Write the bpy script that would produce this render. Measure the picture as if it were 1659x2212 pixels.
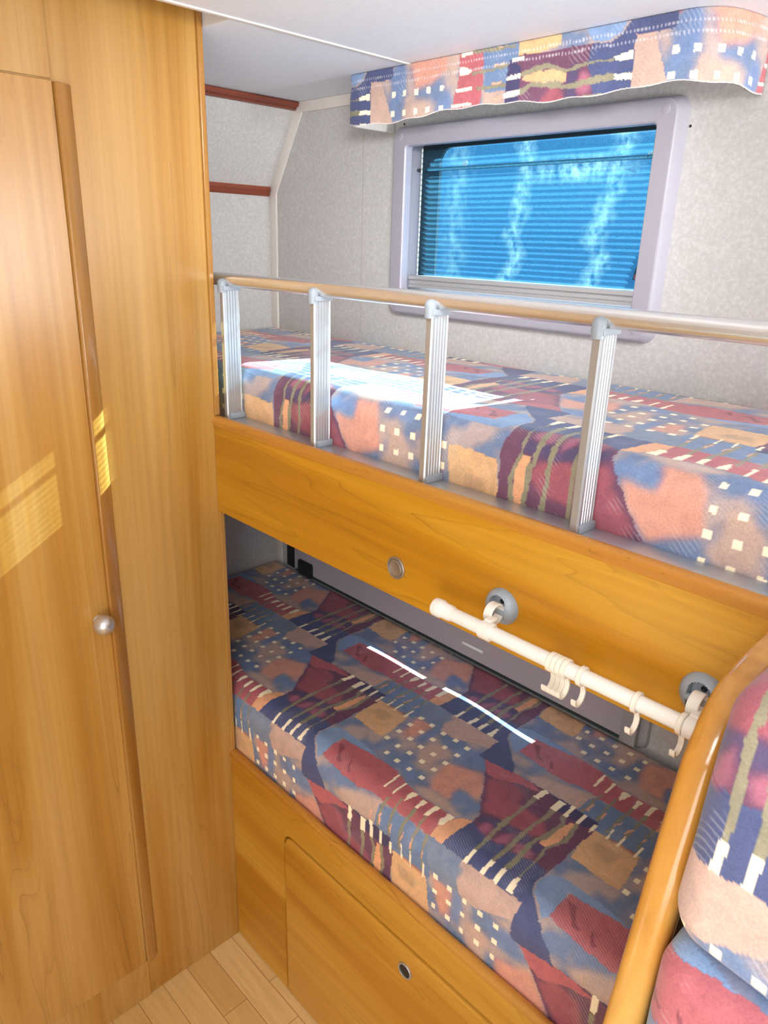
import bpy, bmesh, math, random
import numpy as np
from mathutils import Vector, Matrix, Euler, noise as mnoise

for o in list(bpy.data.objects):
    bpy.data.objects.remove(o)
SC = bpy.context.scene
COL = SC.collection
random.seed(7)
np.random.seed(7)

# ------------------------------------------------------------------ camera
cam_d = bpy.data.cameras.new('camera')
cam = bpy.data.objects.new('camera', cam_d)
COL.objects.link(cam)
FW = Vector((-0.67132098, 0.65798238, -0.34115587))
RT = Vector((0.69165437,0.72157718,0.03066921))
UP = Vector((-0.26635010,0.21537307,0.93950629))
M = Matrix((RT, UP, -FW)).transposed().to_4x4()
M.translation = Vector((1.21448, -0.72892, 1.63221))
cam.matrix_world = M
cam_d.sensor_fit = 'VERTICAL'
cam_d.sensor_height = 36.0
cam_d.lens = 1597.57 / 2212 * 36.0
cam_d.clip_start = 0.02
SC.camera = cam

# ------------------------------------------------------------------ world, sun, lamps, exposure
SC.view_settings.view_transform = 'Standard'
SC.view_settings.look = 'None'
SC.view_settings.gamma = 1.0
SC.view_settings.use_curve_mapping = False
SC.view_settings.exposure = 0.22
SUN_POWER = 44.0
W = bpy.data.worlds.new('sky'); SC.world = W; W.use_nodes = True
wn = W.node_tree.nodes; wl = W.node_tree.links
bgn = wn['Background']
tc = wn.new('ShaderNodeTexCoord'); sep = wn.new('ShaderNodeSeparateXYZ')
wl.new(tc.outputs['Generated'], sep.inputs[0])
rmp = wn.new('ShaderNodeValToRGB')
rmp.color_ramp.elements[0].position = 0.0; rmp.color_ramp.elements[0].color = (0.05, 0.24, 0.52, 1)
rmp.color_ramp.elements[1].position = 0.12; rmp.color_ramp.elements[1].color = (0.12, 0.45, 0.84, 1)
for ps, cl in ((0.30, (2.2, 3.2, 4.4, 1)), (0.55, (7.0, 8.0, 9.0, 1))):
    el = rmp.color_ramp.elements.new(ps); el.color = cl
wl.new(sep.outputs[2], rmp.inputs[0]); wl.new(rmp.outputs[0], bgn.inputs[0])
bgn.inputs[1].default_value = 1.0

def lamp(name, kind, loc, target, power, size=None, color=(1, 1, 1)):
    d = bpy.data.lights.new(name, kind); d.energy = power; d.color = color
    o = bpy.data.objects.new(name, d); COL.objects.link(o); o.location = loc
    o.rotation_euler = (Vector(target) - Vector(loc)).to_track_quat('-Z', 'Y').to_euler()
    if kind == 'AREA':
        d.shape = 'RECTANGLE'; d.size, d.size_y = size
    return o
SUN_TO = Vector((0.10, 1.0, 0.60))
sun = lamp('sun', 'SUN', SUN_TO * 5, (0, 0, 0), SUN_POWER, color=(1.0, 0.97, 0.92))
sun.data.angle = 0.006
# added fill lamps out of view; the shell has no openings there
lamp('fill_behind_camera', 'AREA', (1.40, -1.66, 1.10), (0.1, 0.4, 1.90), 21, (1.3, 0.9))  # added ambient fill from behind the camera
lamp('fill_right_strip', 'AREA', (2.3, 0.43, 1.45), (-0.5, 0.38, 1.85), 20, (0.14, 0.7))  # added strip fill for the left wall and ceiling
lamp('fill_upper_bunk', 'AREA', (0.84, -0.30, 1.91), (0.02, 0.53, 1.63), 2.1, (0.26, 0.16)).data.spread = math.radians(76)  # added narrow fill to lift the window wall, no fitting built
lamp('fill_right_side', 'AREA', (2.55, -0.6, 1.0), (0, 0.2, 1.85), 5, (1.3, 1.1))  # added soft fill from the right
lamp('fill_overhead', 'AREA', (1.35, -1.05, 1.93), (1.2, -0.6, 0), 15, (0.5, 0.5))  # added downward fill for the floor and bottom bunk

# ------------------------------------------------------------------ material helpers
def lin(c):
    return tuple((v / 255 / 12.92) if v / 255 <= 0.04045 else ((v / 255 + 0.055) / 1.055) ** 2.4 for v in c)
class NT:
    def __init__(s, name):
        s.m = bpy.data.materials.new(name); s.m.use_nodes = True
        s.t = s.m.node_tree; s.n = s.t.nodes; s.l = s.t.links
        s.b = s.n['Principled BSDF']; s.out = s.n['Material Output']
        s.tc = s.n.new('ShaderNodeTexCoord')
    def mapping(s, scale, rot=(0, 0, 0), loc=(0, 0, 0)):
        m = s.n.new('ShaderNodeMapping'); m.inputs['Scale'].default_value = scale
        m.inputs['Rotation'].default_value = rot; m.inputs['Location'].default_value = loc
        s.l.new(s.tc.outputs['Object'], m.inputs[0]); return m.outputs[0]
    def noise(s, vec, scale, detail=4, rough=0.5, dist=0.0):
        n = s.n.new('ShaderNodeTexNoise'); n.inputs['Scale'].default_value = scale
        n.inputs['Detail'].default_value = detail; n.inputs['Roughness'].default_value = rough
        n.inputs['Distortion'].default_value = dist
        s.l.new(vec, n.inputs['Vector']); return n.outputs['Fac']
    def ramp(s, fac, stops):
        r = s.n.new('ShaderNodeValToRGB'); e = r.color_ramp.elements
        while len(e) < len(stops): e.new(0.5)
        for k, (p, c) in enumerate(stops):
            e[k].position = p; e[k].color = tuple(c[:3]) + (1,)
        s.l.new(fac, r.inputs[0]); return r.outputs[0]
    def mix(s, fac, a, b, mode='MIX'):
        m = s.n.new('ShaderNodeMix'); m.data_type = 'RGBA'; m.blend_type = mode
        for sock, v in ((m.inputs[0], fac), (m.inputs[6], a), (m.inputs[7], b)):
            if hasattr(v, 'is_linked'): s.l.new(v, sock)
            elif isinstance(v, (int, float)): sock.default_value = v
            else: sock.default_value = tuple(v[:3]) + (1,)
        return m.outputs[2]
    def math(s, op, a, b=0.0, c=0.0):
        m = s.n.new('ShaderNodeMath'); m.operation = op
        for sock, v in ((m.inputs[0], a), (m.inputs[1], b), (m.inputs[2], c)):
            if hasattr(v, 'is_linked'): s.l.new(v, sock)
            else: sock.default_value = v
        return m.outputs[0]
    def bump(s, h, strength=0.2, dist=0.001):
        b = s.n.new('ShaderNodeBump'); b.inputs['Strength'].default_value = strength
        b.inputs['Distance'].default_value = dist
        s.l.new(h, b.inputs['Height']); s.l.new(b.outputs[0], s.b.inputs['Normal'])
    def color(s, c):
        if hasattr(c, 'is_linked'): s.l.new(c, s.b.inputs['Base Color'])
        else: s.b.inputs['Base Color'].default_value = tuple(c[:3]) + (1,)
    def set(s, **k):
        for a, v in k.items(): s.b.inputs[a.replace('_', ' ')].default_value = v

def wood(name, light, mid, dark, axis, seed=0.0, rough=0.33, figure=1.0, wear=0.0):
    k = NT(name)
    al, ac = 0.55, 8.0          # along / across the grain
    sc = {'X': (al, ac, ac), 'Y': (ac, al, ac), 'Z': (ac, ac, al)}[axis]
    v = k.mapping(sc, loc=(seed, seed * 1.7, seed * 0.6))
    n1 = k.noise(v, 1.0, 3, 0.55, 0.6)
    c = k.ramp(n1, [(0.22, tuple(v * .86 for v in dark)), (0.40, dark), (0.5, mid), (0.62, light), (0.8, mid)])
    # broad cathedral lines: contour lines of the slow noise
    f = k.math('FRACT', k.math('MULTIPLY', n1, 13.0))
    line = k.ramp(f, [(0.0, (1, 1, 1)), (0.07, (0.3,) * 3), (0.2, (0, 0, 0)), (1.0, (0, 0, 0))])
    vm = k.noise(k.mapping(tuple(x * 0.5 for x in sc), loc=(3.1, seed, 1.0)), 1.0, 2)
    msk = k.math('MULTIPLY', line, k.ramp(vm, [(0.42, (0, 0, 0)), (0.6, (1, 1, 1))]))
    c = k.mix(k.math('MULTIPLY', msk, 0.75 * figure), c, tuple(x * 0.62 for x in dark))
    sc2 = {'X': (1.6, 90, 90), 'Y': (90, 1.6, 90), 'Z': (90, 90, 1.6)}[axis]
    fine = k.noise(k.mapping(sc2), 1.0, 3, 0.6)
    c = k.mix(0.6, c, k.ramp(fine, [(0.3, (0.76, 0.73, 0.68)), (0.62, (1, 1, 1))]), 'MULTIPLY')
    if wear:                                                  # small dark knocks and scuffs
        wn_ = k.noise(k.mapping((55, 200, 200)), 1.0, 3, 0.7); wz = k.noise(k.mapping((3, 3, 3)), 1.0, 2)
        wm = k.math('MULTIPLY', k.ramp(wn_, [(0.60, (0,) * 3), (0.66, (1,) * 3)]), k.ramp(wz, [(0.45, (0,) * 3), (0.62, (1,) * 3)]))
        c = k.mix(k.math('MULTIPLY', wm, wear), c, tuple(x * 0.4 for x in dark))
    k.color(c); k.set(Roughness=rough, Coat_Weight=0.15, Coat_Roughness=0.2)
    k.bump(fine, 0.05, 0.0005)
    return k.m

def plain(name, c, rough=0.5, metal=0.0, bumpy=0.0, spec=0.5):
    k = NT(name)
    n = k.noise(k.mapping((60, 60, 60)), 1.0, 3)
    k.color(k.mix(0.12, c, k.ramp(n, [(0.3, tuple(v * 0.75 for v in c)), (0.7, c)])))
    k.set(Roughness=rough, Metallic=metal, Specular_IOR_Level=spec)
    if bumpy: k.bump(n, bumpy, 0.001)
    return k.m

M_ = {}
M_['wardrobe'] = wood('wardrobe_wood', lin((198, 155, 88)), lin((190, 144, 72)), lin((178, 127, 50)), 'Z', 0.0)
M_['wardrobe_door'] = wood('wardrobe_door_wood', lin((202, 157, 90)), lin((194, 146, 74)), lin((182, 129, 54)), 'Z', 4.3)
M_['wardrobe_lip'] = wood('wardrobe_lip_wood', lin((190, 146, 84)), lin((182, 134, 68)), lin((166, 114, 48)), 'Z', 4.3, 0.2, 0.4)
M_['board'] = wood('bunk_board_wood', lin((208, 154, 46)), lin((200, 142, 26)), lin((186, 126, 18)), 'X', 1.3, 0.36)
M_['front'] = wood('bunk_front_wood', lin((212, 158, 60)), lin((202, 144, 44)), lin((190, 128, 32)), 'X', 8.1, 0.36, 0.7)
M_['door_wood'] = wood('cupboard_door_wood', lin((214, 160, 64)), lin((204, 146, 48)), lin((192, 130, 36)), 'X', 11.4, 0.34, 0.7)
M_['edge'] = wood('wood_edging', lin((206, 150, 66)), lin((198, 136, 50)), lin((184, 120, 38)), 'X', 2.2, 0.28, 1.0, 0.7)
M_['bent'] = wood('bentwood_lacquer', lin((214, 162, 84)), lin((206, 150, 70)), lin((190, 132, 54)), 'Z', 6.0, 0.16, 0.3)
M_['brown'] = wood('dark_brown_trim', lin((164, 88, 62)), lin((150, 76, 52)), lin((132, 62, 42)), 'Y', 5.0, 0.3, 0.3)
M_['white_plastic'] = plain('white_plastic', lin((236, 232, 224)), 0.28)
M_['cream_plastic'] = plain('cream_hook_plastic', lin((238, 230, 214)), 0.3)
M_['grey_plastic'] = plain('grey_plastic', lin((150, 160, 170)), 0.35)
M_['window_plastic'] = plain('window_frame_plastic', lin((168, 165, 177)), 0.35)
M_['cream_trim'] = plain('cream_corner_trim', lin((242, 236, 228)), 0.4)
M_['alu'] = plain('brushed_aluminium', (0.50, 0.53, 0.56), 0.38, 0.75)
M_['alu_rail'] = plain('satin_rail_aluminium', (0.80, 0.80, 0.79), 0.24, 0.85)
M_['alu_dull'] = plain('dull_aluminium', (0.50, 0.50, 0.51), 0.45, 0.35)
M_['knob'] = plain('satin_nickel', (0.66, 0.65, 0.63), 0.36, 0.85)
M_['brass'] = plain('antique_brass', (0.36, 0.32, 0.27), 0.42, 0.75)
M_['black'] = plain('black_rubber', (0.012, 0.014, 0.016), 0.5)
M_['gasket'] = plain('dark_window_rubber', (0.02, 0.035, 0.04), 0.4)
M_['red_plastic'] = plain('red_plastic', (0.55, 0.05, 0.05), 0.4)
M_['glint_white'] = plain('white_glint_plastic', (0.9, 0.95, 0.95), 0.25)  # near-white colour standing in for a sun glint
M_['lilac'] = plain('pale_lilac_blind_cloth', lin((176, 170, 184)), 0.6)
M_['base'] = plain('plain_board', lin((150, 120, 80)), 0.7)
M_['hole'] = plain('screw_hole_dark', (0.03, 0.02, 0.015), 0.8)

def wall_mat(name, c, c2, sc=170):
    k = NT(name)
    n = k.noise(k.mapping((sc, sc, sc)), 1.0, 3, 0.65)
    n2 = k.noise(k.mapping((14, 14, 14)), 1.0, 3)
    base = k.mix(n, c2, c)
    base = k.mix(k.ramp(n, [(0.50, (0, 0, 0)), (0.72, (0.5,) * 3)]), base, c)
    k.color(k.mix(k.math('MULTIPLY', n2, 0.2), base, c2)); k.set(Roughness=0.6, Specular_IOR_Level=0.3)
    k.bump(n, 0.25, 0.0012); return k.m
M_['wall'] = wall_mat('speckled_wallboard', lin((220, 219, 217)), lin((182, 180, 178)))
M_['wall_joint'] = plain('wallboard_joint', lin((172, 166, 160)), 0.7)
M_['ceiling'] = wall_mat('white_ceiling_board', lin((240, 244, 250)), lin((228, 233, 242)), 130)

def floor_mat():
    k = NT('beech_strip_floor')
    br = k.n.new('ShaderNodeTexBrick'); k.l.new(k.mapping((1, 1, 1), loc=(0.03, 0.02, 0)), br.inputs['Vector'])
    br.inputs['Scale'].default_value = 1.0; br.inputs['Brick Width'].default_value = 0.30
    br.inputs['Row Height'].default_value = 0.062; br.inputs['Mortar Size'].default_value = 0.0007
    br.offset = 0.37
    br.inputs['Color1'].default_value = lin((236, 202, 140)) + (1,)
    br.inputs['Color2'].default_value = lin((216, 174, 106)) + (1,)
    br.inputs['Mortar'].default_value = lin((150, 105, 62)) + (1,)
    fine = k.noise(k.mapping((6, 90, 90)), 1.0, 4, 0.6, 0.4)
    k.color(k.mix(0.6, br.outputs['Color'], k.ramp(fine, [(0.3, (0.76, 0.72, 0.66)), (0.65, (1, 1, 1))]), 'MULTIPLY'))
    k.set(Roughness=0.4); return k.m
M_['floor'] = floor_mat()

def fabric(name, rough=0.75, sheen=0.2, spec=0.3):
    k = NT(name)
    at = k.n.new('ShaderNodeAttribute'); at.attribute_name = 'pat'
    m1 = k.noise(k.mapping((38, 38, 38)), 1.0, 5, 0.6, 0.8)
    m2 = k.noise(k.mapping((420, 420, 420)), 1.0, 2, 0.6)
    c = k.mix(0.55, at.outputs['Color'], k.ramp(m1, [(0.3, (0.80, 0.82, 0.88)), (0.5, (1.06, 1.05, 1.04)), (0.7, (1.3, 1.22, 1.16))]), 'MULTIPLY')
    c = k.mix(0.45, c, k.ramp(m2, [(0.3, (0.74, 0.74, 0.76)), (0.7, (1.25, 1.25, 1.23))]), 'MULTIPLY')
    wv = k.n.new('ShaderNodeTexWave'); wv.bands_direction = 'DIAGONAL'; k.l.new(k.mapping((1, 1.6, 1)), wv.inputs['Vector'])
    wv.inputs['Scale'].default_value = 75; wv.inputs['Distortion'].default_value = 1.5; wv.inputs['Detail'].default_value = 1
    hm = k.noise(k.mapping((15, 15, 15), loc=(2, 5, 1)), 1.0, 2)
    hatch = k.math('MULTIPLY', k.ramp(wv.outputs['Fac'], [(0.62, (0,) * 3), (0.8, (1,) * 3)]), k.ramp(hm, [(0.56, (0,) * 3), (0.62, (0.15,) * 3)]))
    c = k.mix(hatch, c, lin((196, 196, 200)))
    hs = k.n.new('ShaderNodeHueSaturation'); hs.inputs['Saturation'].default_value = 0.82; hs.inputs['Value'].default_value = 1.42
    k.l.new(c, hs.inputs['Color']); k.color(hs.outputs[0])
    k.set(Roughness=rough, Sheen_Weight=sheen, Specular_IOR_Level=spec)
    k.bump(m2, 0.35, 0.0008); return k.m
M_['fabric'] = fabric('patchwork_upholstery')
M_['fabric_shiny'] = fabric('patchwork_upholstery_smooth', 0.42, 0.05, 0.45)

def screen_mat():
    k = NT('pleated_mesh_screen')
    tr = k.n.new('ShaderNodeBsdfTransparent'); tr.inputs[0].default_value = (0.80, 0.95, 1.0, 1)
    tl = k.n.new('ShaderNodeBsdfTranslucent'); tl.inputs[0].default_value = (0.035, 0.12, 0.19, 1)
    df = k.n.new('ShaderNodeBsdfDiffuse'); df.inputs[0].default_value = (0.12, 0.30, 0.46, 1)
    a = k.n.new('ShaderNodeMixShader'); a.inputs[0].default_value = 0.35
    k.l.new(tl.outputs[0], a.inputs[1]); k.l.new(df.outputs[0], a.inputs[2])
    sp = k.noise(k.mapping((300, 300, 300)), 1.0, 2, 0.7)
    fac = k.ramp(sp, [(0.35, (0.16,) * 3), (0.68, (0.52,) * 3)])
    b = k.n.new('ShaderNodeMixShader'); k.l.new(fac, b.inputs[0])
    k.l.new(tr.outputs[0], b.inputs[1]); k.l.new(a.outputs[0], b.inputs[2])
    k.l.new(b.outputs[0], k.out.inputs[0]); return k.m
M_['screen'] = screen_mat()

def pane_mat():
    k = NT('tinted_acrylic_pane')
    tr = k.n.new('ShaderNodeBsdfTransparent'); tr.inputs[0].default_value = (0.80, 0.94, 0.98, 1)
    gl = k.n.new('ShaderNodeBsdfGlossy'); gl.inputs['Roughness'].default_value = 0.05
    fr = k.n.new('ShaderNodeFresnel'); fr.inputs[0].default_value = 1.3
    a = k.n.new('ShaderNodeMixShader'); k.l.new(fr.outputs[0], a.inputs[0])
    k.l.new(tr.outputs[0], a.inputs[1]); k.l.new(gl.outputs[0], a.inputs[2])
    # two runs of dried water marks down the pane, and a pale bloom near its top
    st = k.n.new('ShaderNodeBsdfTranslucent'); st.inputs[0].default_value = (0.70, 1.0, 0.98, 1)
    sep = k.n.new('ShaderNodeSeparateXYZ'); k.l.new(k.tc.outputs['Object'], sep.inputs[0])
    wob = k.noise(k.mapping((1, 1, 9)), 1.0, 5, 0.6)
    spots = k.noise(k.mapping((55, 55, 40)), 1.0, 5, 0.7)
    def run(x0, amp, w):
        d = k.math('ABSOLUTE', k.math('SUBTRACT', k.math('ADD', sep.outputs[0], k.math('MULTIPLY', k.math('SUBTRACT', wob, 0.5), amp)), x0))
        return k.math('MAXIMUM', k.math('SUBTRACT', 1.0, k.math('DIVIDE', d, w)), 0.0)
    r = k.math('MAXIMUM', k.math('MULTIPLY', run(0.225, 0.16, 0.03), 0.7), k.math('MULTIPLY', run(0.43, 0.22, 0.032), 0.7))
    r = k.math('MAXIMUM', r, k.math('MULTIPLY', run(0.06, 0.10, 0.05), 0.3))
    top = k.math('MULTIPLY', k.math('MAXIMUM', k.math('SUBTRACT', 1.0, k.math('DIVIDE', k.math('ABSOLUTE', k.math('SUBTRACT', sep.outputs[2], 1.775)), 0.03)), 0.0),
                 k.math('MAXIMUM', k.math('SUBTRACT', 1.0, k.math('DIVIDE', k.math('ABSOLUTE', k.math('SUBTRACT', sep.outputs[0], 0.37)), 0.14)), 0.0))
    r = k.math('MAXIMUM', r, k.math('MULTIPLY', top, 1.2))
    f = k.math('MULTIPLY', r, k.ramp(spots, [(0.38, (0,) * 3), (0.66, (0.07,) * 3)]))
    b = k.n.new('ShaderNodeMixShader'); k.l.new(f, b.inputs[0])
    k.l.new(a.outputs[0], b.inputs[1]); k.l.new(st.outputs[0], b.inputs[2])
    k.l.new(b.outputs[0], k.out.inputs[0]); return k.m
M_['pane'] = pane_mat()

def blind_mat(name, mixf):
    k = NT(name)
    tl = k.n.new('ShaderNodeBsdfTranslucent'); tl.inputs[0].default_value = lin((170, 165, 180)) + (1,)
    df = k.n.new('ShaderNodeBsdfDiffuse'); df.inputs[0].default_value = lin((186, 178, 186)) + (1,)
    a = k.n.new('ShaderNodeMixShader'); a.inputs[0].default_value = mixf
    n = k.noise(k.mapping((200, 200, 200)), 1.0, 2)
    k.l.new(k.mix(0.2, lin((190, 181, 188)), k.ramp(n, [(0.3, lin((168, 160, 168))), (0.7, lin((196, 188, 194)))])), df.inputs[0])
    k.l.new(tl.outputs[0], a.inputs[1]); k.l.new(df.outputs[0], a.inputs[2])
    k.l.new(a.outputs[0], k.out.inputs[0]); return k.m
M_['blind'] = blind_mat('roller_blind_cloth', 0.85)
M_['shade'] = blind_mat('thin_streak_sheet_cloth', 0.40)  # translucent, so the added sheet glows behind the blind

# ------------------------------------------------------------------ mesh helpers
def obj(name, bm, mat, parent=None, smooth=True, angle=40):
    bmesh.ops.recalc_face_normals(bm, faces=bm.faces)
    me = bpy.data.meshes.new(name); bm.to_mesh(me); bm.free()
    o = bpy.data.objects.new(name, me); COL.objects.link(o)
    if mat: me.materials.append(M_[mat])
    if smooth:
        me.polygons.foreach_set('use_smooth', [True] * len(me.polygons))
        me.set_sharp_from_angle(angle=math.radians(angle))
    if parent:
        o.parent = parent
        off = Vector((0, 0, 0)); q = parent
        while q: off += q.location; q = q.parent
        o.location = -off
    return o
def tag(o, label, cat, group=None, kind=None):
    if label: o['label'] = label
    if cat: o['category'] = cat
    if group: o['group'] = group
    if kind: o['kind'] = kind
    return o
def thing(name, loc, label, cat, group=None):
    o = bpy.data.objects.new(name, None); COL.objects.link(o); o.location = loc
    o.empty_display_size = 0.05
    return tag(o, label, cat, group)
def struct(o):
    o['kind'] = 'structure'; return o

def box(bm, x0, x1, y0, y1, z0, z1, bev=0.0, seg=2):
    vs = [bm.verts.new((x, y, z)) for x in (x0, x1) for y in (y0, y1) for z in (z0, z1)]
    fs = [bm.faces.new([vs[i] for i in q]) for q in ((0, 1, 3, 2), (4, 6, 7, 5), (0, 4, 5, 1), (2, 3, 7, 6), (0, 2, 6, 4), (1, 5, 7, 3))]
    if bev:
        es = list({e for f in fs for e in f.edges})
        bmesh.ops.bevel(bm, geom=es, offset=bev, segments=seg, profile=0.5, affect='EDGES')
    return bm
def B(*a, **k):
    return box(bmesh.new(), *a, **k)
def loft(bm, loops, closed=True, cap0=False, cap1=False):
    rows = [[bm.verts.new(p) for p in L] for L in loops]
    n = len(rows[0])
    for a, b in zip(rows, rows[1:]):
        for i in range(n if closed else n - 1):
            j = (i + 1) % n
            bm.faces.new((a[i], a[j], b[j], b[i]))
    if cap0: bm.faces.new(rows[0][::-1])
    if cap1: bm.faces.new(rows[-1])
    return bm
def extrude(bm, pts, axis, a, b, bev=0.0, seg=2):
    def P(q, t):
        return {'x': (t, q[0], q[1]), 'y': (q[0], t, q[1]), 'z': (q[0], q[1], t)}[axis]
    L0 = [bm.verts.new(P(q, a)) for q in pts]; L1 = [bm.verts.new(P(q, b)) for q in pts]
    n = len(pts); f = [bm.faces.new(L0[::-1]), bm.faces.new(L1)]
    for i in range(n):
        j = (i + 1) % n; bm.faces.new((L0[i], L0[j], L1[j], L1[i]))
    if bev:
        es = list({e for q in f for e in q.edges})
        bmesh.ops.bevel(bm, geom=es, offset=bev, segments=seg, profile=0.5, affect='EDGES')
    return bm
def sweep(bm, pts, ring, ref, cap=True):
    """ring = [(a, b)]: a along ref, b along ref x tangent"""
    ref = Vector(ref); pts = [Vector(p) for p in pts]; rows = []
    for i, p in enumerate(pts):
        t = (pts[min(i + 1, len(pts) - 1)] - pts[max(i - 1, 0)]).normalized()
        n = ref - t * ref.dot(t); n.normalize(); b = n.cross(t)
        rows.append([tuple(p + n * q[0] + b * q[1]) for q in ring])
    return loft(bm, rows, True, cap, cap)
def circ(r, n=20, ry=None):
    return [(r * math.cos(2 * math.pi * i / n), (ry or r) * math.sin(2 * math.pi * i / n)) for i in range(n)]
def lathe(bm, prof, origin, axis, n=32):
    """prof = [(radius, height along axis)]"""
    ax = Vector(axis).normalized(); u = ax.orthogonal().normalized(); v = ax.cross(u); o = Vector(origin)
    loops = [[tuple(o + ax * h + (u * math.cos(2 * math.pi * i / n) + v * math.sin(2 * math.pi * i / n)) * max(r, 1e-5)) for i in range(n)] for r, h in prof]
    return loft(bm, loops, True, True, True)
def smooth_path(pts, per=8):
    out = []; P = [Vector(p) for p in pts]
    for i in range(len(P) - 1):
        p0 = P[max(i - 1, 0)]; p1 = P[i]; p2 = P[i + 1]; p3 = P[min(i + 2, len(P) - 1)]
        for k in range(per):
            t = k / per
            out.append(0.5 * ((2 * p1) + (p2 - p0) * t + (2 * p0 - 5 * p1 + 4 * p2 - p3) * t * t + (3 * p1 - p0 - 3 * p2 + p3) * t ** 3))
    out.append(P[-1]); return out
def rrect(x0, x1, z0, z1, r, y, n=6):
    """rounded rectangle in the xz plane at depth y"""
    L = []
    for cx, cz, a0 in ((x1 - r, z1 - r, 0), (x0 + r, z1 - r, 90), (x0 + r, z0 + r, 180), (x1 - r, z0 + r, 270)):
        for k in range(n + 1):
            a = math.radians(a0 + 90 * k / n); L.append((cx + r * math.cos(a), y, cz + r * math.sin(a)))
    return L

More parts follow.
